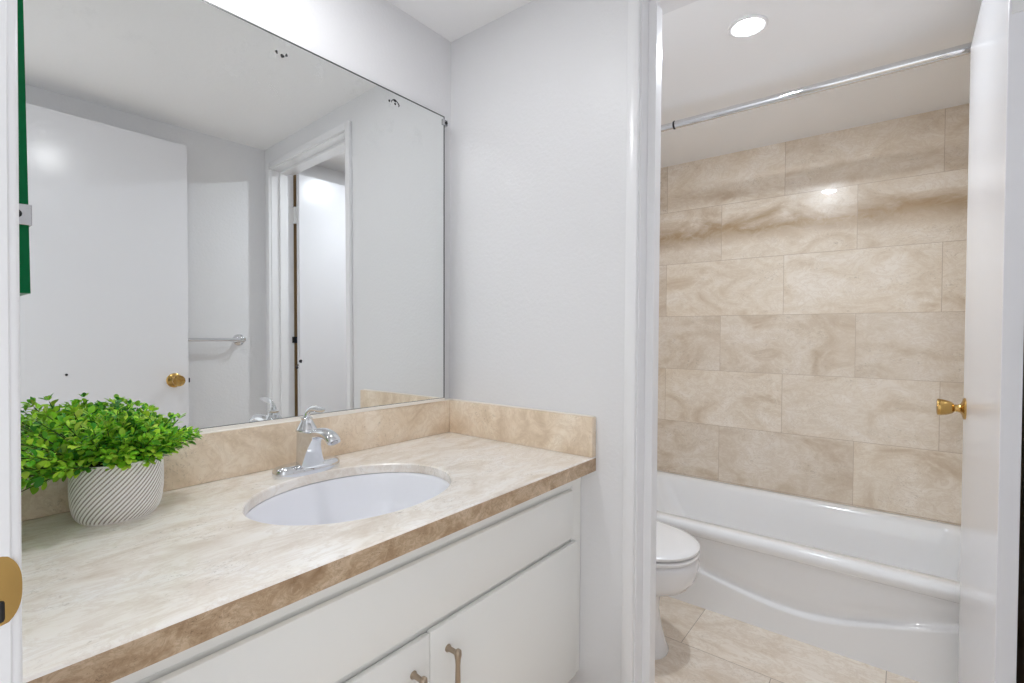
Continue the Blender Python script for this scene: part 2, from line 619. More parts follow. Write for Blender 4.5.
def butt_hinge(z, h, m, label=None):
    bm = new()
    tube(bm, [(LX - 0.002, LY - LT - 0.009, z - h), (LX - 0.002, LY - LT - 0.009, z + h)], 0.0062, 14)
    add_box(bm, (LX - 0.0022, LY - LT - 0.006, z - h), (LX + 0.0006, LY - 0.004, z + h), 0.0004, 1)
    add_box(bm, (0.086, JR - 0.0005, z - h), (LX - 0.004, JR + 0.0022, z + h), 0.0004, 1)
    add_box(bm, (LX - 0.008, JR, z - h), (LX - 0.004, LY - LT - 0.008, z + h), 0.0004, 1)
    obj('hinge', bm, m, d1, 40, label=label)


butt_hinge(1.80, 0.044, 'hinge')
butt_hinge(0.22, 0.044, 'hinge')
bm = new()
tube(bm, [(LX + 0.006, JR + 0.010, 1.121), (LX + 0.006, JR + 0.010, 1.155)], 0.0065, 14)
add_box(bm, (0.1000, JR - 0.0005, 1.122), (LX + 0.004, JR + 0.008, 1.154), 0.0004, 1)
obj('hinge', bm, 'black', d1, 40, label='small dark hinge stub')

# entry door, open against the south wall, seen in the mirror
EDY = -1.385
DOOR_SWING = R(-2.2)


def swing(bm):
    bm.transform(Matrix.Translation((-0.383, EDY, 0)) @ Matrix.Rotation(DOOR_SWING, 4, 'Z') @ Matrix.Translation((0.383, -EDY, 0)))
    return bm


d2 = thing('door_2', 'white flush entry door with brass knob, seen only in the mirror', 'door', (-1.10, EDY, 0), kind='structure')
obj('door_leaf', swing(box((-1.105, EDY - 0.035, 0.012), (-0.383, EDY, 2.022), 0.0015, 2)), 'door', d2)
knob(d2, (-0.440, EDY, 0.960), (0, 1, 0), fix=swing)
knob(d2, (-0.440, EDY - 0.035, 0.960), (0, -1, 0), fix=swing)
bm = new()
add_box(bm, (-0.3845, EDY - 0.026, 0.945), (-0.374, EDY - 0.010, 0.966), 0.002, 2)
obj('latch_bolt', swing(bm), 'rubber', d2)
bm = new()
lathe(bm, [(0, 0.0045), (0.003, 0.0045), (0.004, 0.003), (0.0042, 0.0)], (-0.802, EDY, 1.006), (0, 1, 0), 12)
obj('screw_hole_plug', swing(bm), 'black', d2, 40, label='tiny black plug')

# ------------------------------------------------------------------ ceiling lights


def downlight(x, y, lens, label):
    t = thing('recessed_ceiling_light', label, 'ceiling light', (x, y, CEIL), 'round ceiling downlights')
    bm = new()
    lathe(bm, [(0.0, 0.058), (-0.003, 0.058), (-0.005, 0.056), (-0.0055, 0.050), (-0.004, 0.041), (-0.002, 0.0385)], (x, y, CEIL), (0, 0, 1), 48)
    obj('trim_ring', bm, 'trim', t, 40)
    bm = new()
    lathe(bm, [(-0.0015, 0.0382), (-0.0044, 0.0376), (-0.0050, 0.035)], (x, y, CEIL), (0, 0, 1), 48)
    obj('lens', bm, lens, t, label='glowing lens')


downlight(0.511, -0.805, 'lens_bath', 'lit round recessed light on the tub room ceiling')
downlight(-0.66, -0.33, 'lens_vanity', 'round recessed light over the vanity basin, above the picture')

# ------------------------------------------------------------------ bathtub
t = thing('bathtub', 'white alcove bathtub with a curved ridge across its apron', 'bathtub', (1.27, -0.75, 0))
TX0, TX1, TY0, TY1 = 0.915, XE - 0.002, YS + 0.014, -0.014
TZ = 0.362
bm = new()
n = 96


def rrect(x0, x1, y0, y1, rad, z, n=96):
    cx, cyy = (x0 + x1) / 2, (y0 + y1) / 2
    hx, hy = (x1 - x0) / 2, (y1 - y0) / 2
    out = []
    k = n // 4
    for q, (sx, sy, a0) in enumerate(((1, 1, 0), (-1, 1, 90), (-1, -1, 180), (1, -1, 270))):
        for i in range(k):
            a = R(a0 + 90 * i / (k - 1))
            out.append(Vector((cx + sx * (hx - rad) + rad * math.cos(a), cyy + sy * (hy - rad) + rad * math.sin(a), z)))
    return out


rings = [rrect(TX0 + 0.030, TX1, TY0, TY1, 0.012, TZ - 0.060),
         rrect(TX0 + 0.012, TX1, TY0, TY1, 0.014, TZ - 0.052),
         rrect(TX0 + 0.003, TX1, TY0, TY1, 0.018, TZ - 0.038),
         rrect(TX0, TX1, TY0, TY1, 0.020, TZ - 0.024),
         rrect(TX0 + 0.003, TX1, TY0, TY1, 0.020, TZ - 0.010),
         rrect(TX0 + 0.012, TX1 - 0.002, TY0 + 0.002, TY1 - 0.002, 0.020, TZ - 0.002),
         rrect(TX0 + 0.024, TX1 - 0.006, TY0 + 0.006, TY1 - 0.006, 0.020, TZ),
         rrect(TX0 + 0.066, TX1 - 0.048, TY0 + 0.045, TY1 - 0.080, 0.07, TZ - 0.001),
         rrect(TX0 + 0.076, TX1 - 0.058, TY0 + 0.052, TY1 - 0.092, 0.07, TZ - 0.008),
         rrect(TX0 + 0.084, TX1 - 0.066, TY0 + 0.058, TY1 - 0.105, 0.07, TZ - 0.024),
         rrect(TX0 + 0.096, TX1 - 0.080, TY0 + 0.070, TY1 - 0.15, 0.08, TZ - 0.11),
         rrect(TX0 + 0.110, TX1 - 0.094, TY0 + 0.085, TY1 - 0.21, 0.09, TZ - 0.22),
         rrect(TX0 + 0.130, TX1 - 0.114, TY0 + 0.110, TY1 - 0.27, 0.09, TZ - 0.275),
         rrect(TX0 + 0.170, TX1 - 0.154, TY0 + 0.160, TY1 - 0.33, 0.08, TZ - 0.297),
         rrect(TX0 + 0.230, TX1 - 0.214, TY0 + 0.33, TY1 - 0.43, 0.06, TZ - 0.302)]
loft(bm, rings, False, True)
obj('tub_shell', bm, 'enamel', t, 60)
# apron: a height field, lower skirt stands proud below a curved ridge
bm = new()
KY, KZ = 120, 70


def ridge_z(y):
    pts = [(-1.48, 0.250), (-1.34, 0.212), (-1.20, 0.170), (-1.08, 0.132), (-0.98, 0.106), (-0.88, 0.100), (-0.78, 0.112),
           (-0.68, 0.130), (-0.54, 0.160), (-0.40, 0.192), (-0.25, 0.225), (0.0, 0.27)]
    for (a, za), (b, zb) in zip(pts[:-1], pts[1:]):
        if a <= y <= b:
            f = (y - a) / (b - a)
            return za + (zb - za) * f
    return pts[-1][1]


rz = [sum(ridge_z(max(-1.48, min(0, y + d))) for d in (-0.08, -0.05, -0.02, 0.02, 0.05, 0.08)) / 6
      for y in [TY0 + (TY1 - TY0) * i / KY for i in range(KY + 1)]]
g = []
for i in range(KY + 1):
    y = TY0 + (TY1 - TY0) * i / KY
    row = []
    for k in range(KZ + 1):
        z = (TZ - 0.056) * k / KZ
        s = min(1, max(0, (rz[i] + 0.010 - z) / 0.020))
        s = s * s * (3 - 2 * s)
        x = 0.968 - 0.020 * (z / TZ) - 0.011 * s + 0.006 * (1 - s) * math.exp(-((z - rz[i] - 0.02) / 0.03) ** 2)
        f = min(1, max(0, (z - 0.26) / 0.05))
        x -= 0.006 * f * f
        row.append(bm.verts.new((x, y, z)))
    g.append(row)
for i in range(KY):
    for k in range(KZ):
        bm.faces.new((g[i][k], g[i + 1][k], g[i + 1][k + 1], g[i][k + 1]))
bx = [bm.verts.new((0.99, TY0, 0)), bm.verts.new((0.99, TY1, 0)), bm.verts.new((0.99, TY1, TZ - 0.056)), bm.verts.new((0.99, TY0, TZ - 0.056))]
bm.faces.new(bx)
obj('apron', bm, 'enamel', t, 60)
bm = new()
lathe(bm, [(0, 0.034), (0.006, 0.034), (0.009, 0.028), (0.010, 0.004)], (1.27, TY0 + 0.072, 0.235), (0, 1, -0.1), 32)
obj('overflow_cover', bm, 'chrome', t, 40)
bm = new()
lathe(bm, [(0, 0.030), (0.003, 0.030), (0.005, 0.024), (0.005, 0.003)], (1.27, TY0 + 0.40, 0.0605), (0, 0, 1), 32)
obj('drain', bm, 'chrome', t, 40)

# shower curtain rod
t = thing('shower_curtain_rod', 'chrome shower curtain rod hung below the ceiling over the tub', 'curtain rod', (0.92, -0.74, 2.058))
bm = new()
tube(bm, [(0.92, YS + 0.014, 2.058), (0.92, -0.42, 2.058)], 0.0165, 20)
obj('outer_tube', bm, 'chrome', t, 40)
bm = new()
tube(bm, [(0.92, -0.425, 2.058), (0.92, -0.013, 2.058)], 0.0142, 20)
obj('inner_tube', bm, 'chrome', t, 40)
bm = new()
lathe(bm, [(0, 0.0172), (0.008, 0.0172)], (0.92, -0.427, 2.058), (0, 1, 0), 20)
obj('joint_collar', bm, 'rubber', t, 40)
for y, s in ((YS + 0.0125, 1), (-0.0125, -1)):
    bm = new()
    lathe(bm, [(0, 0.030), (0.006, 0.030), (0.010, 0.024), (0.022, 0.0195), (0.024, 0.017)], (0.92, y, 2.058), (0, s, 0), 28)
    obj('wall_flange', bm, 'chrome', t, 40)

# ------------------------------------------------------------------ toilet (faces the south wall, tank at the north wall)
TXC = 0.56
t = thing('toilet', 'white toilet with closed lid, half hidden by the doorway casing', 'toilet', (TXC, -0.40, 0))


def egg(cx, yb, yf, w, z, n=56, p=2.15):
    """plan outline, back at yb, front at yf (yf < yb), half-width w, widest a little behind the middle"""
    out = []
    yf, w = yf + 0.010, w * 0.975
    ym = yb + (yf - yb) * 0.46
    for k in range(n):
        a = 2 * PI * k / n
        c, s = math.cos(a), math.sin(a)
        hy = (yb - ym) if s > 0 else (ym - yf)
        pp = 2.6 if s > 0 else p
        out.append(Vector((cx + w * math.copysign(abs(c) ** (2 / pp), c), ym + hy * math.copysign(abs(s) ** (2 / pp), s), z)))
    return out


bm = new()
rings = [egg(TXC, -0.17, -0.560, 0.112, 0.0), egg(TXC, -0.17, -0.562, 0.114, 0.010), egg(TXC, -0.17, -0.550, 0.106, 0.035),
         egg(TXC, -0.17, -0.535, 0.098, 0.09), egg(TXC, -0.165, -0.525, 0.096, 0.15), egg(TXC, -0.16, -0.530, 0.104, 0.208),
         egg(TXC, -0.155, -0.575, 0.138, 0.243), egg(TXC, -0.15, -0.632, 0.170, 0.265), egg(TXC, -0.15, -0.654, 0.181, 0.297),
         egg(TXC, -0.15, -0.662, 0.185, 0.335), egg(TXC, -0.15, -0.664, 0.186, 0.355), egg(TXC, -0.15, -0.660, 0.183, 0.366),
         egg(TXC, -0.15, -0.652, 0.177, 0.370)]
loft(bm, rings)
obj('bowl', bm, 'porcelain', t, 60)
bm = new()
rings = [egg(TXC, -0.20, -0.652, 0.177, 0.3735), egg(TXC, -0.20, -0.663, 0.185, 0.3755), egg(TXC, -0.20, -0.665, 0.187, 0.383),
         egg(TXC, -0.20, -0.662, 0.184, 0.388), egg(TXC, -0.20, -0.655, 0.178, 0.389)]
loft(bm, rings)
obj('seat', bm, 'seat', t, 40)
bm = new()
rings = [egg(TXC, -0.20, -0.655, 0.178, 0.3945), egg(TXC, -0.20, -0.664, 0.186, 0.397), egg(TXC, -0.20, -0.665, 0.187, 0.404),
         egg(TXC, -0.20, -0.660, 0.182, 0.409), egg(TXC, -0.205, -0.640, 0.166, 0.413), egg(TXC, -0.22, -0.60, 0.135, 0.4135),
         egg(TXC, -0.26, -0.52, 0.08, 0.4140)]
loft(bm, rings)
obj('lid', bm, 'seat', t, 40)
for sx in (-1, 1):
    bm = new()
    tube(bm, [(TXC + sx * 0.095, -0.192, 0.392), (TXC + sx * 0.045, -0.192, 0.392)], 0.011, 14)
    add_box(bm, (TXC + sx * 0.07 - 0.02, -0.207, 0.369), (TXC + sx * 0.07 + 0.02, -0.178, 0.390), 0.004, 2)
    obj('seat_hinge', bm, 'seat', t, 40)
bm = new()
rings = [rrect(TXC - 0.19, TXC + 0.19, -0.185, -0.02, 0.03, 0.365), rrect(TXC - 0.205, TXC + 0.205, -0.197, -0.016, 0.03, 0.42),
         rrect(TXC - 0.222, TXC + 0.222, -0.208, -0.012, 0.035, 0.70), rrect(TXC - 0.222, TXC + 0.222, -0.208, -0.012, 0.035, 0.715)]
loft(bm, rings)
obj('tank', bm, 'porcelain', t, 50)
bm = new()
rings = [rrect(TXC - 0.226, TXC + 0.226, -0.214, -0.008, 0.035, 0.7155), rrect(TXC - 0.232, TXC + 0.232, -0.219, -0.006, 0.038, 0.722),
         rrect(TXC - 0.232, TXC + 0.232, -0.219, -0.006, 0.038, 0.742), rrect(TXC - 0.226, TXC + 0.226, -0.214, -0.008, 0.035, 0.752),
         rrect(TXC - 0.20, TXC + 0.20, -0.19, -0.02, 0.03, 0.756)]
loft(bm, rings)
obj('tank_lid', bm, 'porcelain', t, 50)
bm = new()
lathe(bm, [(0, 0.014), (0.012, 0.014), (0.016, 0.010)], (TXC + 0.15, -0.205, 0.66), (0, -1, 0), 20)
tube(bm, bez([(TXC + 0.15, -0.221, 0.66), (TXC + 0.12, -0.230, 0.66), (TXC + 0.10, -0.230, 0.652), (TXC + 0.07, -0.228, 0.645)], 8), [0.007] * 5 + [0.008, 0.009, 0.009, 0.006], 12)
obj('flush_lever', bm, 'chrome', t, 40)

# ------------------------------------------------------------------ countertop with basin cut-out and backsplashes
CT, CB = 0.829, 0.791
SX, SY, SA, SB = -0.566, -0.303, 0.218, 0.171
t = thing('countertop', 'beige travertine vanity countertop with an oval basin opening', 'countertop', (-0.565, -0.28, CB))
bm = new()
x0, x1, y0, y1 = XW + 0.001, -0.001, -0.560, -0.0005
N = 96


def rect_pt(a):
    """point where a ray from the basin centre leaves the slab"""
    c, s = math.cos(a), math.sin(a)
    ts = []
    if c > 1e-9: ts.append((x1 - SX) / c)
    if c < -1e-9: ts.append((x0 - SX) / c)
    if s > 1e-9: ts.append((y1 - SY) / s)
    if s < -1e-9: ts.append((y0 - SY) / s)
    k = min(v for v in ts if v > 0)
    return (SX + c * k, SY + s * k)


angs = [2 * PI * k / N for k in range(N)]
for corner in ((x0, y0), (x0, y1), (x1, y0), (x1, y1)):
    ca = math.atan2(corner[1] - SY, corner[0] - SX) % (2 * PI)
    i = min(range(N), key=lambda k: abs(angs[k] - ca))
    angs[i] = ca
angs.sort()


def inset(p, d):
    return (min(max(p[0], x0 + d), x1 - d), min(max(p[1], y0 + d), y1 - d))


def el(a, grow, z):
    k = 1 / math.sqrt((math.cos(a) / (SA + grow)) ** 2 + (math.sin(a) / (SB + grow)) ** 2)
    return (SX + math.cos(a) * k, SY + math.sin(a) * k, z)


ring_out_b = [(*rect_pt(a), CB) for a in angs]
ring_out_m = [(*rect_pt(a), CT - 0.003) for a in angs]
ring_out_t = [(*inset(rect_pt(a), 0.003), CT) for a in angs]
ring_in_t = [el(a, 0.003, CT) for a in angs]
ring_in_m = [el(a, 0.0, CT - 0.003) for a in angs]
ring_in_b = [el(a, 0.0, CB + 0.014) for a in angs]
ring_in_b2 = [el(a, 0.0, CT - 0.022) for a in angs]
ring_in_c = [el(a, 0.034, CT - 0.022) for a in angs]
ring_in_d = [el(a, 0.034, CB) for a in angs]
vr = loft(bm, [ring_out_b, ring_out_m, ring_out_t, ring_in_t, ring_in_m, ring_in_b2, ring_in_c, ring_in_d, ring_out_b], False, False)
bmesh.ops.remove_doubles(bm, verts=bm.verts[:], dist=1e-6)
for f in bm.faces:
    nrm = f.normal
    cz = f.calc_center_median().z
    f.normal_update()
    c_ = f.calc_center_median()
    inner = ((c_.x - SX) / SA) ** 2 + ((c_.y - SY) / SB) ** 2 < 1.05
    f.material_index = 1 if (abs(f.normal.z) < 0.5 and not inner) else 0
obj('slab', bm, ['counter', 'edge'], t, 25)
t = thing('backsplash', 'long travertine backsplash strip under the big mirror', 'backsplash', (-0.565, -0.012, CT + 0.0003))
obj('stone_strip', box((x0, -0.0225, CT + 0.0003), (x1, -0.0005, 0.936), 0.002, 2), 'splash', t, 30)
bm = box((x0, -0.0215, 0.9358), (x1, -0.006, 0.9385), 0.001, 1)
obj('caulk_line', bm, 'caulk', t, 30)
t = thing('side_splash', 'short travertine side splash against the wall right of the basin', 'backsplash', (-0.012, -0.29, CT + 0.0003))
obj('stone_strip', box((-0.0225, -0.560, CT + 0.0003), (-0.0008, -0.0228, 0.936), 0.002, 2), 'splash', t, 30)
bm = box((-0.010, -0.556, 0.9358), (-0.0012, -0.024, 0.9385), 0.001, 1)
obj('caulk_line', bm, 'caulk', t, 30)

# undermount basin
t = thing('basin', 'oval white undermount basin set in the travertine countertop', 'basin', (SX, SY, 0.65))
bm = new()
CBB = CT - 0.0222
fr = [(1.10, CBB - 0.001), (1.03, CBB - 0.001), (1.0, CBB - 0.002), (0.985, CBB - 0.010), (0.965, CBB - 0.030), (0.93, CBB - 0.062),
      (0.87, CBB - 0.095), (0.77, CBB - 0.120), (0.62, CBB - 0.136), (0.42, CBB - 0.145), (0.20, CBB - 0.149), (0.10, CBB - 0.151)]
rings = [sellipse(SX, SY, SA * k, SB * k, z, 80) for k, z in fr]
back = [sellipse(SX, SY, SA * k, SB * k, z - 0.010, 80) for k, z in ((0.12, CBB - 0.153), (0.5, CBB - 0.145), (0.80, CBB - 0.122), (0.96, CBB - 0.07), (1.02, CBB - 0.02), (1.10, CBB - 0.002))]
loft(bm, rings + back + [rings[0]], False, False)
bmesh.ops.remove_doubles(bm, verts=bm.verts[:], dist=1e-6)
obj('bowl', bm, 'basin', t, 60)
bm = new()
lathe(bm, [(-0.03, 0.020), (0.0, 0.0215), (0.003, 0.0215), (0.004, 0.018), (0.002, 0.012), (0.003, 0.002)], (SX, SY, CBB - 0.151), (0, 0, 1), 28)
obj('drain', bm, 'chrome', t, 40)

# ------------------------------------------------------------------ faucet
FX, FY = -0.566, -0.100
t = thing('faucet', 'chrome single lever faucet on the countertop behind the basin', 'faucet', (FX, FY, CT))
bm = new()
BX = FX
bp = [(0.0785, 0.0295, CT), (0.0797, 0.0308, CT + 0.004), (0.0790, 0.0302, CT + 0.013), (0.0760, 0.0272, CT + 0.0195), (0.069, 0.0200, CT + 0.0228), (0.052, 0.011, CT + 0.0242)]
loft(bm, [sellipse(BX, FY - 0.002, a, b, z, 56, 3.0) for a, b, z in bp])
obj('base_plate', bm, 'chrome', t, 50)


def body_ring(z, r, wf, f, n=14):
    """round back of radius r, straight cheeks running forward to a front face of half-width wf at distance f"""
    pts = []
    for k in range(n + 1):
        a = PI * k / n
        pts.append(Vector((FX + r * math.cos(a), FY + r * math.sin(a), CT + z)))
    for k in range(1, 7):
        q = k / 7
        e = q ** 0.8
        pts.append(Vector((FX - (r + (wf - r) * e), FY - f * q, CT + z)))
    for k in range(7):
        u = -1 + 2 * k / 6
        pts.append(Vector((FX + wf * u, FY - f - 0.002 * (1 - u * u), CT + z)))
    for k in range(6, 0, -1):
        q = k / 7
        e = q ** 0.8
        pts.append(Vector((FX + (r + (wf - r) * e), FY - f * q, CT + z)))
    return pts


bm = new()
bd = [(0.010, 0.0245, 0.0330, 0.029), (0.020, 0.0240, 0.0290, 0.0285), (0.032, 0.0236, 0.0250, 0.0285), (0.046, 0.0232, 0.0208, 0.030), (0.060, 0.0229, 0.0168, 0.033),
      (0.072, 0.0227, 0.0138, 0.038), (0.082, 0.0226, 0.0122, 0.044), (0.090, 0.0226, 0.0116, 0.046), (0.0955, 0.0222, 0.0112, 0.044)]
loft(bm, [body_ring(*q) for q in bd])
obj('body', bm, 'chrome', t, 40)
bm = new()
path = bez([(FX, FY - 0.010, CT + 0.080), (FX, FY - 0.052, CT + 0.101), (FX, FY - 0.098, CT + 0.108), (FX, FY - 0.116, CT + 0.084)], 16)
rr = [(0.0130 + 0.0040 * (k / 16) ** 1.3, 0.0130 - 0.0008 * (k / 16)) for k in range(16)] + [(0.0150, 0.0100)]
tube(bm, path, rr, 24)
sp = obj('spout', bm, 'chrome', t, 50)
bm = new()
d = (path[-1] - path[-2]).normalized()
lathe(bm, [(-0.003, 0.0082), (0.002, 0.0082), (0.0025, 0.0065)], path[-1], d, 20)
obj('aerator', bm, 'steel', sp, 40)
bm = new()
lathe(bm, [(0.0950, 0.0235), (0.0965, 0.0245), (0.0995, 0.0243), (0.104, 0.0215), (0.112, 0.0170), (0.119, 0.0135), (0.1225, 0.0125), (0.124, 0.0132), (0.127, 0.0132), (0.129, 0.0105)],
      (FX, FY, CT), (0, 0, 1), 32)
obj('handle_dome', bm, 'chrome', t, 40)
bm = new()
hp = bez([(FX, FY - 0.001, CT + 0.124), (FX, FY + 0.003, CT + 0.142), (FX, FY - 0.012, CT + 0.152), (FX, FY - 0.040, CT + 0.1515)], 12) + \
     [Vector((FX, FY - 0.054, CT + 0.1510)), Vector((FX, FY - 0.068, CT + 0.1520)), Vector((FX, FY - 0.078, CT + 0.1540))]
hr = [(0.0100, 0.0100), (0.0090, 0.0086), (0.0082, 0.0074), (0.0076, 0.0064), (0.0073, 0.0056), (0.0072, 0.0049), (0.0072, 0.0043), (0.0072, 0.0038),
      (0.0072, 0.0034), (0.0073, 0.0030), (0.0074, 0.0027), (0.0074, 0.0025), (0.0073, 0.0023), (0.0068, 0.0020), (0.0058, 0.0018), (0.003, 0.0014)]
tube(bm, hp, hr, 20)
obj('lever', bm, 'chrome', t, 50)

# ------------------------------------------------------------------ vanity cabinet
t = thing('vanity_cabinet', 'white vanity cabinet with flat doors under the travertine countertop', 'cabinet', (-0.565, -0.26, 0))
FYc = -0.515            # face frame plane
CBT = 0.232             # underside
bm = new()
add_box(bm, (x0, FYc + 0.018, CBT), (x0 + 0.016, -0.002, CB - 0.001))
add_box(bm, (-0.018, FYc + 0.018, CBT), (-0.002, -0.002, CB - 0.001))
add_box(bm, (x0 + 0.016, FYc + 0.018, CBT), (-0.018, -0.002, CBT + 0.016))
add_box(bm, (x0 + 0.016, -0.010, CBT + 0.016), (-0.018, -0.002, CB - 0.001))
obj('carcass', bm, 'cabinet', t)
bm = new()
add_box(bm, (x0, FYc, CBT), (-1.080, FYc + 0.018, CB - 0.001), 0.0008, 1)
add_box(bm, (-0.050, FYc, CBT), (-0.002, FYc + 0.018, CB - 0.001), 0.0008, 1)
add_box(bm, (-1.080, FYc, 0.7525), (-0.050, FYc + 0.018, CB - 0.001), 0.0008, 1)
add_box(bm, (-1.080, FYc, 0.6112), (-0.050, FYc + 0.018, 0.632), 0.0008, 1)
add_box(bm, (-1.080, FYc, CBT), (-0.050, FYc + 0.018, 0.262), 0.0008, 1)
add_box(bm, (-1.080, FYc + 0.0035, 0.7400), (-0.050, FYc + 0.0175, 0.7530), 0.0, 1)
add_box(bm, (-1.080, FYc + 0.0035, 0.6000), (-0.050, FYc + 0.0175, 0.6118), 0.0, 1)
obj('face_frame', bm, 'cabinet', t)


def slab_front(name, xa, xb, za, zb):
    bm = new()
    add_box(bm, (xa, FYc - 0.013, za), (xb, FYc - 0.0006, zb), 0.0022, 2)
    return obj(name, bm, 'cabinet', t, 30)


def pull(parent, x, zt, length=0.125):
    y = FYc - 0.013
    bm = new()
    for z in (zt - 0.008, zt - length + 0.008):
        lathe(bm, [(0, 0.0072), (0.002, 0.0072), (0.006, 0.0048), (0.018, 0.0046), (0.026, 0.006)], (x, y, z), (0, -1, 0), 18)
    prof = [(0, 0.003), (0.003, 0.0066), (0.010, 0.0072), (0.018, 0.0056), (0.030, 0.0046), (length / 2, 0.0052), (length - 0.030, 0.0046), (length - 0.018, 0.0056),
            (length - 0.010, 0.0072), (length - 0.003, 0.0066), (length, 0.003)]
    lathe(bm, prof, (x, y - 0.027, zt), (0, 0, -1), 18)
    return obj('handle', bm, 'satin', parent, 50, label='brushed nickel bar pull')


slab_front('drawer_front', -1.070, -0.062, 0.622, 0.747)
da = slab_front('door', -0.563, -0.040, 0.245, 0.606)
pull(da, -0.519, 0.564)
db = slab_front('door', -1.086, -0.5648, 0.245, 0.604)
pull(db, -0.604, 0.558)
bm = new()
add_box(bm, (x0 + 0.001, FYc + 0.075, 0.0), (-0.002, FYc + 0.090, CBT - 0.0005))
obj('toe_kick', bm, 'toe', t)

# ------------------------------------------------------------------ big wall mirror (turned a hair away from the wall at its right end)
U, T = R(-1.1), R(0.4)
mn = Vector((math.sin(U), -math.cos(U) * math.cos(T), math.sin(T))).normalized()
P0 = Vector((-0.03, -0.0262, 0.94))
ex = Vector((0, 0, 1)).cross(mn).normalized() * -1          # along the wall, roughly +x
if ex.x < 0:
    ex = -ex
ez = ex.cross(mn).normalized()
if ez.z < 0:
    ez = -ez


def on_mirror(x, z, out=0.0):
    """point on the mirror face at room coordinates x, z"""
    p = P0 + ex * (x - P0.x)
    if z > 1.86 - 0.004:
        z = z + TOP_RISE * (MX1 - x)
    return p + ez * (z - p.z) + mn * out


MX0, MX1, MZ0, MZ1 = -1.118, -0.048, 0.9435, 1.863
TOP_RISE = 0.0106 / 0.71          # the top edge climbs a little to the left
t = thing('wall_mirror', 'large frameless mirror over the backsplash, worn specks along its top', 'mirror', (-0.57, -0.012, MZ0))


def slab_on(bm, xa, xb, za, zb, o0, o1, mi=0, face_mi=None):
    ps = [on_mirror(xa, za, o0), on_mirror(xb, za, o0), on_mirror(xb, zb, o0), on_mirror(xa, zb, o0),
          on_mirror(xa, za, o1), on_mirror(xb, za, o1), on_mirror(xb, zb, o1), on_mirror(xa, zb, o1)]
    v = [bm.verts.new(p) for p in ps]
    fs = [bm.faces.new([v[i] for i in q]) for q in ((0, 1, 2, 3), (7, 6, 5, 4), (0, 4, 5, 1), (1, 5, 6, 2), (2, 6, 7, 3), (3, 7, 4, 0))]
    for f in fs:
        f.material_index = mi
    if face_mi is not None:
        fs[1].material_index = face_mi


bm = new()
slab_on(bm, MX0, MX1, MZ0, MZ1, -0.004, 0.0, 1, 0)
obj('mirror_glass', bm, ['mirror', 'dark_edge'], t)
bm = new()
slab_on(bm, MX1 - 0.0034, MX1 + 0.0004, MZ0, MZ1, -0.0045, 0.0006)
slab_on(bm, MX0, MX1, MZ1 - 0.0018, MZ1 + 0.0016, -0.0045, 0.0006)
obj('edge_seal', bm, 'dark_edge', t, label='dark edge line')
bm = new()
slab_on(bm, MX0, MX1, MZ0 - 0.0052, MZ0 + 0.0030, -0.004, 0.0022)
obj('bottom_channel', bm, 'caulk', t, label='pale channel')
bm = new()
slab_on(bm, MX0, MX1, MZ0 + 0.0030, MZ0 + 0.0042, -0.004, 0.0010)
obj('bottom_seal', bm, 'dark_edge', t, label='dark edge line')


bm = new()
slab_on(bm, MX1 - 0.010, MX1 + 0.010, 1.836, 1.854, 0.0006, 0.0026)
slab_on(bm, MX1 + 0.002, MX1 + 0.012, 1.836, 1.854, -0.018, 0.0026)
c = obj('mirror_clip', bm, 'steel', t)
bm = new()
lathe(bm, [(0, 0.005), (0.002, 0.005), (0.003, 0.003), (0.003, 0.0005)], on_mirror(MX1 + 0.006, 1.845, 0.0026), mn, 14)
obj('screw', bm, 'rubber', c)


# desilvered specks: small flat blots on the glass
def blot(bm, x, z, rx, rz, rot=0.0, seed=0):
    rnd = random.Random(seed)
    k = 14
    top, bot = [], []
    for i in range(k):
        a = 2 * PI * i / k
        q = 1 + rnd.uniform(-0.22, 0.22)
        u, w = rx * q * math.cos(a), rz * q * math.sin(a)
        px, pz = x + u * math.cos(rot) - w * math.sin(rot), z + u * math.sin(rot) + w * math.cos(rot)
        top.append(on_mirror(px, pz, 0.0004))
        bot.append(on_mirror(px, pz, 0.00005))
    loft(bm, [bot, top])


specks = [(-0.5795, 1.8290, .0045, .0045, 0), (-0.5935, 1.8325, .0030, .0042, 0.3), (-0.5695, 1.8345, .0028, .0042, -0.5),
          (-0.2655, 1.8365, .0034, .0036, 0), (-0.2440, 1.8345, .0032, .0038, 0.2), (-0.2455, 1.8425, .0050, .0022, -0.25),
          (-0.5360, 1.0850, .0040, .0045, 0.2), (-0.5455, 1.0700, .0036, .0052, 0.3), (-0.5425, 1.0755, .0020, .0020, 0)]
for i, (x, z, rx, rz_, ro) in enumerate(specks):
    bm = new()
    blot(bm, x, z, rx, rz_, ro, i)
    obj('worn_speck', bm, 'black', t, label='black worn speck in the silvering')
bm = new()
arc = [(-0.2575, 1.8345), (-0.2565, 1.8400), (-0.2520, 1.8440), (-0.2455, 1.8460), (-0.2390, 1.8440), (-0.2335, 1.8395), (-0.2300, 1.8345), (-0.2315, 1.8300)]
tube(bm, [on_mirror(x, z, 0.0003) for x, z in arc], [0.0008, 0.0013, 0.0017, 0.0018, 0.0011, 0.0013, 0.0017, 0.0011], 6)
obj('worn_ring', bm, 'rubber', t, label='dark curved worn ring')

# ------------------------------------------------------------------ small side mirror on the entry wall, seen on edge
SM0 = -0.60
t = thing('side_mirror', 'mirror panel on the left wall, seen on its green glass edge', 'mirror', (-1.11, -0.35, 1.19))


def lean(bm):
    for v in bm.verts:
        v.co.x -= 0.0065 * (v.co.z - 1.19) / 0.5
    return bm


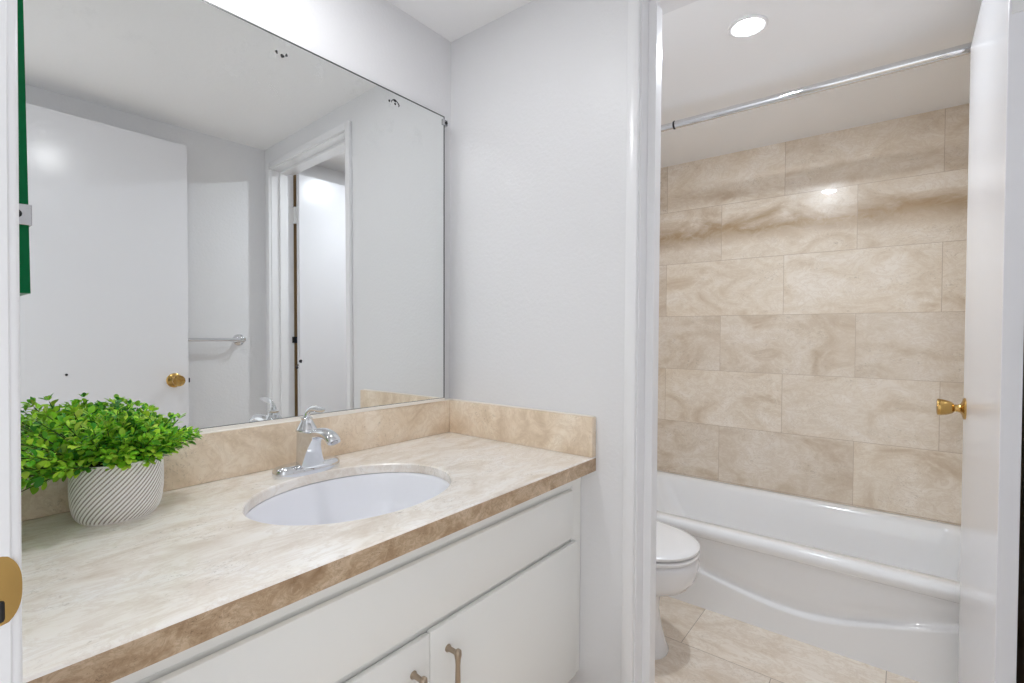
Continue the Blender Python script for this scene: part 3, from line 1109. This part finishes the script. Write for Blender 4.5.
bm = new()
add_box(bm, (-1.1073, SM0, 1.189), (-1.1003, -0.07, 1.95), 0.0, 1)
bm.faces.ensure_lookup_table()
for f in bm.faces:
    f.normal_update()
    f.material_index = 1 if abs(f.normal.x) < 0.5 else 0
obj('mirror_glass', lean(bm), ['mirror', 'green_glass'], t)
bm = new()
add_box(bm, (-1.1295, SM0 + 0.004, 1.192), (-1.1077, -0.074, 1.945), 0.0, 1)
for v in bm.verts:
    if v.co.x > -1.12:
        v.co.x -= 0.0065 * (v.co.z - 1.19) / 0.5
obj('backing_board', bm, 'cream', t)
bm = new()
add_box(bm, (-1.1118, SM0 - 0.003, 1.248), (-1.0996, SM0 - 0.0004, 1.266), 0.0004, 1)
add_box(bm, (-1.1002, SM0 - 0.003, 1.248), (-1.0993, SM0 + 0.012, 1.266), 0.0004, 1)
c = obj('mirror_clip', bm, 'steel', t)
bm = new()
lathe(bm, [(0, 0.0035), (0.0015, 0.0035), (0.002, 0.002), (0.002, 0.0004)], (-1.1092, SM0 - 0.003, 1.257), (0, -1, 0), 12)
obj('screw', bm, 'rubber', c)

# ------------------------------------------------------------------ towel bar on the south wall
t = thing('towel_bar', 'chrome towel bar on the far wall, seen in the mirror beside the door', 'towel bar', (-0.40, YS, 1.14))
bm = new()
tube(bm, [(-0.70, YS + 0.052, 1.14), (-0.125, YS + 0.052, 1.14)], 0.0085, 18)
obj('bar', bm, 'chrome', t, 40)
for x in (-0.71, -0.135):
    bm = new()
    lathe(bm, [(0, 0.028), (0.005, 0.028), (0.009, 0.022), (0.014, 0.013), (0.030, 0.011), (0.040, 0.014), (0.052, 0.0155), (0.062, 0.013), (0.066, 0.007), (0.067, 0.001)],
          (x, YS, 1.14), (0, 1, 0), 28)
    obj('post', bm, 'chrome', t, 40)

# ------------------------------------------------------------------ potted plant
PX, PY, PH = -0.926, -0.110, 0.102
t = thing('potted_plant', 'bushy green plant in a white pot with diagonal ribs on the counter', 'plant', (PX, PY, CT))
bm = new()
NA, NH = 336, 40
lay = bm.verts.layers.float.new('groove')
prof = [(0.0, 0.78), (0.03, 0.83), (0.08, 0.885), (0.16, 0.935), (0.28, 0.972), (0.45, 0.995), (0.65, 1.0), (0.85, 0.990), (0.96, 0.982), (1.0, 0.972)]


def prof_r(h):
    for (a, ra), (b, rb) in zip(prof[:-1], prof[1:]):
        if a <= h <= b:
            return ra + (rb - ra) * (h - a) / (b - a)
    return prof[-1][1]


rows = []
RIBS = 50
for k in range(NH + 1):
    h = k / NH
    row = []
    for i in range(NA):
        a = 2 * PI * i / NA
        ph = RIBS * a - h * 76.0
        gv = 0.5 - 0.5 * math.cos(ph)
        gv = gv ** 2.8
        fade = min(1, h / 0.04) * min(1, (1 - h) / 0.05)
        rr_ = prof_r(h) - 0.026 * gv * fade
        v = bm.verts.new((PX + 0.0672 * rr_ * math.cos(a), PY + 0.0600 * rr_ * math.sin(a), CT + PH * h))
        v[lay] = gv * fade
        row.append(v)
    rows.append(row)
inner = []
for k, (s, z) in enumerate(((0.93, PH), (0.90, PH - 0.004), (0.88, PH - 0.02))):
    row = []
    for i in range(NA):
        a = 2 * PI * i / NA
        v = bm.verts.new((PX + 0.0672 * s * math.cos(a), PY + 0.0600 * s * math.sin(a), CT + z))
        v[lay] = 0.0
        row.append(v)
    rows.append(row)
for a, b in zip(rows[:-1], rows[1:]):
    for i in range(NA):
        j = (i + 1) % NA
        bm.faces.new((a[i], a[j], b[j], b[i]))
bm.faces.new(rows[0][::-1])
bm.faces.new(rows[-1])
obj('pot', bm, 'pot', t, 60)
bm = new()
rings = [sellipse(PX, PY, 0.0588 * s, 0.0524 * s, CT + PH - z, 40) for s, z in ((1.0, 0.012), (0.8, 0.006), (0.4, 0.003), (0.05, 0.002))]
loft(bm, rings)
obj('soil', bm, 'soil', t, 60)

rng = random.Random(11)
leafb = new()
lcol = leafb.loops.layers.float_color.new('leaf_colour')
stemb = new()


def add_leaf(base, direction, up, length, width, col, curl):
    d = direction.normalized()
    side = d.cross(up)
    if side.length < 1e-3:
        side = d.orthogonal()
    side.normalize()
    nrm = side.cross(d).normalized()
    st = [(0.0, 0.06), (0.22, 0.55), (0.48, 0.98), (0.72, 0.92), (0.90, 0.56), (1.0, 0.08)]
    L, C_, Rr = [], [], []
    for s, w in st:
        mid = base + d * (length * s) + nrm * (-curl * length * s * s)
        lift = nrm * (0.14 * width * w)
        L.append(leafb.verts.new(mid - side * (width * 0.5 * w) + lift))
        C_.append(leafb.verts.new(mid))
        Rr.append(leafb.verts.new(mid + side * (width * 0.5 * w) + lift))
    for i in range(len(st) - 1):
        for q in ((L[i], C_[i], C_[i + 1], L[i + 1]), (C_[i], Rr[i], Rr[i + 1], C_[i + 1])):
            f = leafb.faces.new(q)
            f.smooth = True
            for lp in f.loops:
                lp[lcol] = col


GREENS = [(80, 158, 64), (112, 190, 56), (158, 220, 62), (186, 232, 72), (208, 240, 86), (134, 210, 84), (98, 172, 90)]


def inside(p):
    return -1.112 < p.x and p.y < -0.032 and p.z > CT + 0.05


def sprig(root, tip_dir, length, droop, tone):
    pts = []
    d = tip_dir.normalized()
    p = root.copy()
    nseg = 9
    for i in range(nseg + 1):
        pts.append(p.copy())
        d = (d + Vector((rng.uniform(-.05, .05), rng.uniform(-.05, .05), -droop / nseg))).normalized()
        p = p + d * (length / nseg)
        if p.x < -1.100: p.x = -1.100
        if p.y > -0.042: p.y = -0.042
        if p.z < CT + 0.035: p.z = CT + 0.035
    tube(stemb, pts, [0.0013 - 0.0007 * i / nseg for i in range(nseg + 1)], 5)
    for i in range(2, nseg + 1):
        t_ = (pts[i] - pts[i - 1]).normalized()
        k = 3 if i < nseg else 5
        for q in range(k):
            az = q * 2 * PI / k + i * 1.1 + rng.uniform(-.4, .4)
            o = t_.orthogonal().normalized()
            out = (Matrix.Rotation(az, 3, t_) @ o)
            mixv = 0.75 if i < nseg else 0.9
            dirn = (out * (1 - 0.35 * mixv) + t_ * mixv * (0.8 if i < nseg else 0.9) + Vector((0, 0, 0.10))).normalized()
            ln = rng.uniform(0.013, 0.020) * (1.0 if i < nseg else 0.85) * (0.8 + 0.2 * tone)
            g0 = Vector(GREENS[min(6, max(0, int(rng.gauss(2.0 + tone * 1.2, 1.2))))])
            g0 = g0 * rng.uniform(0.78, 1.14)
            c_ = lin(*[min(255, x) for x in g0])
            tipp = pts[i] + dirn * ln
            if tipp.y > -0.030 or tipp.x < -1.113 or tipp.z < CT + 0.006:
                continue
            # petiole
            b0 = pts[i] + dirn * 0.003
            add_leaf(b0, dirn, Vector((rng.uniform(-.4, .4), rng.uniform(-.4, .4), 1)), ln, ln * rng.uniform(0.55, 0.7), c_, rng.uniform(0.05, 0.35))


ns = 140
for i in range(ns):
    f = (i + 0.5) / ns
    az = i * 2.39996 + rng.uniform(-.2, .2)
    front = max(0.0, -math.sin(az))
    right = max(0.0, math.cos(az))
    left = max(0.0, -math.cos(az))
    tilt = R(6 + (66 - 22 * front - 6 * right + 12 * left) * f ** 0.8)
    rad = 0.044 * math.sqrt(f)
    root = Vector((PX + rad * math.cos(az) * 1.15, PY + rad * math.sin(az) * 0.95, CT + PH - 0.010))
    dirn = Vector((math.sin(tilt) * math.cos(az), math.sin(tilt) * math.sin(az), math.cos(tilt)))
    reach = 0.087 + 0.050 * math.sin(tilt) * left - 0.020 * front * f - 0.008 * right * f + rng.uniform(-0.030, 0.014)
    sprig(root, dirn, reach, 0.10 + 0.15 * f + 0.2 * left * f, rng.random())
# a few long outer sprigs leaning right and left
for az, tl, ln, dr in ((0.18, 62, 0.080, 0.25), (-0.15, 60, 0.080, 0.2), (-0.5, 52, 0.075, 0.2), (3.3, 80, 0.150, 0.45), (3.05, 84, 0.150, 0.4),
                       (2.9, 70, 0.15, 0.3), (3.45, 78, 0.145, 0.45), (3.2, 92, 0.14, 0.3), (3.5, 88, 0.135, 0.4), (2.75, 88, 0.13, 0.3), (3.35, 66, 0.14, 0.3)):
    tl = R(tl)
    sprig(Vector((PX + 0.03 * math.cos(az), PY + 0.02 * math.sin(az), CT + PH - 0.003)),
          Vector((math.sin(tl) * math.cos(az), math.sin(tl) * math.sin(az), math.cos(tl))), ln, dr, 0.6)
me_leaf = obj('foliage', leafb, 'leaf', t)
for p in me_leaf.data.polygons:
    p.use_smooth = True
obj('stems', stemb, 'stem', t, 60)
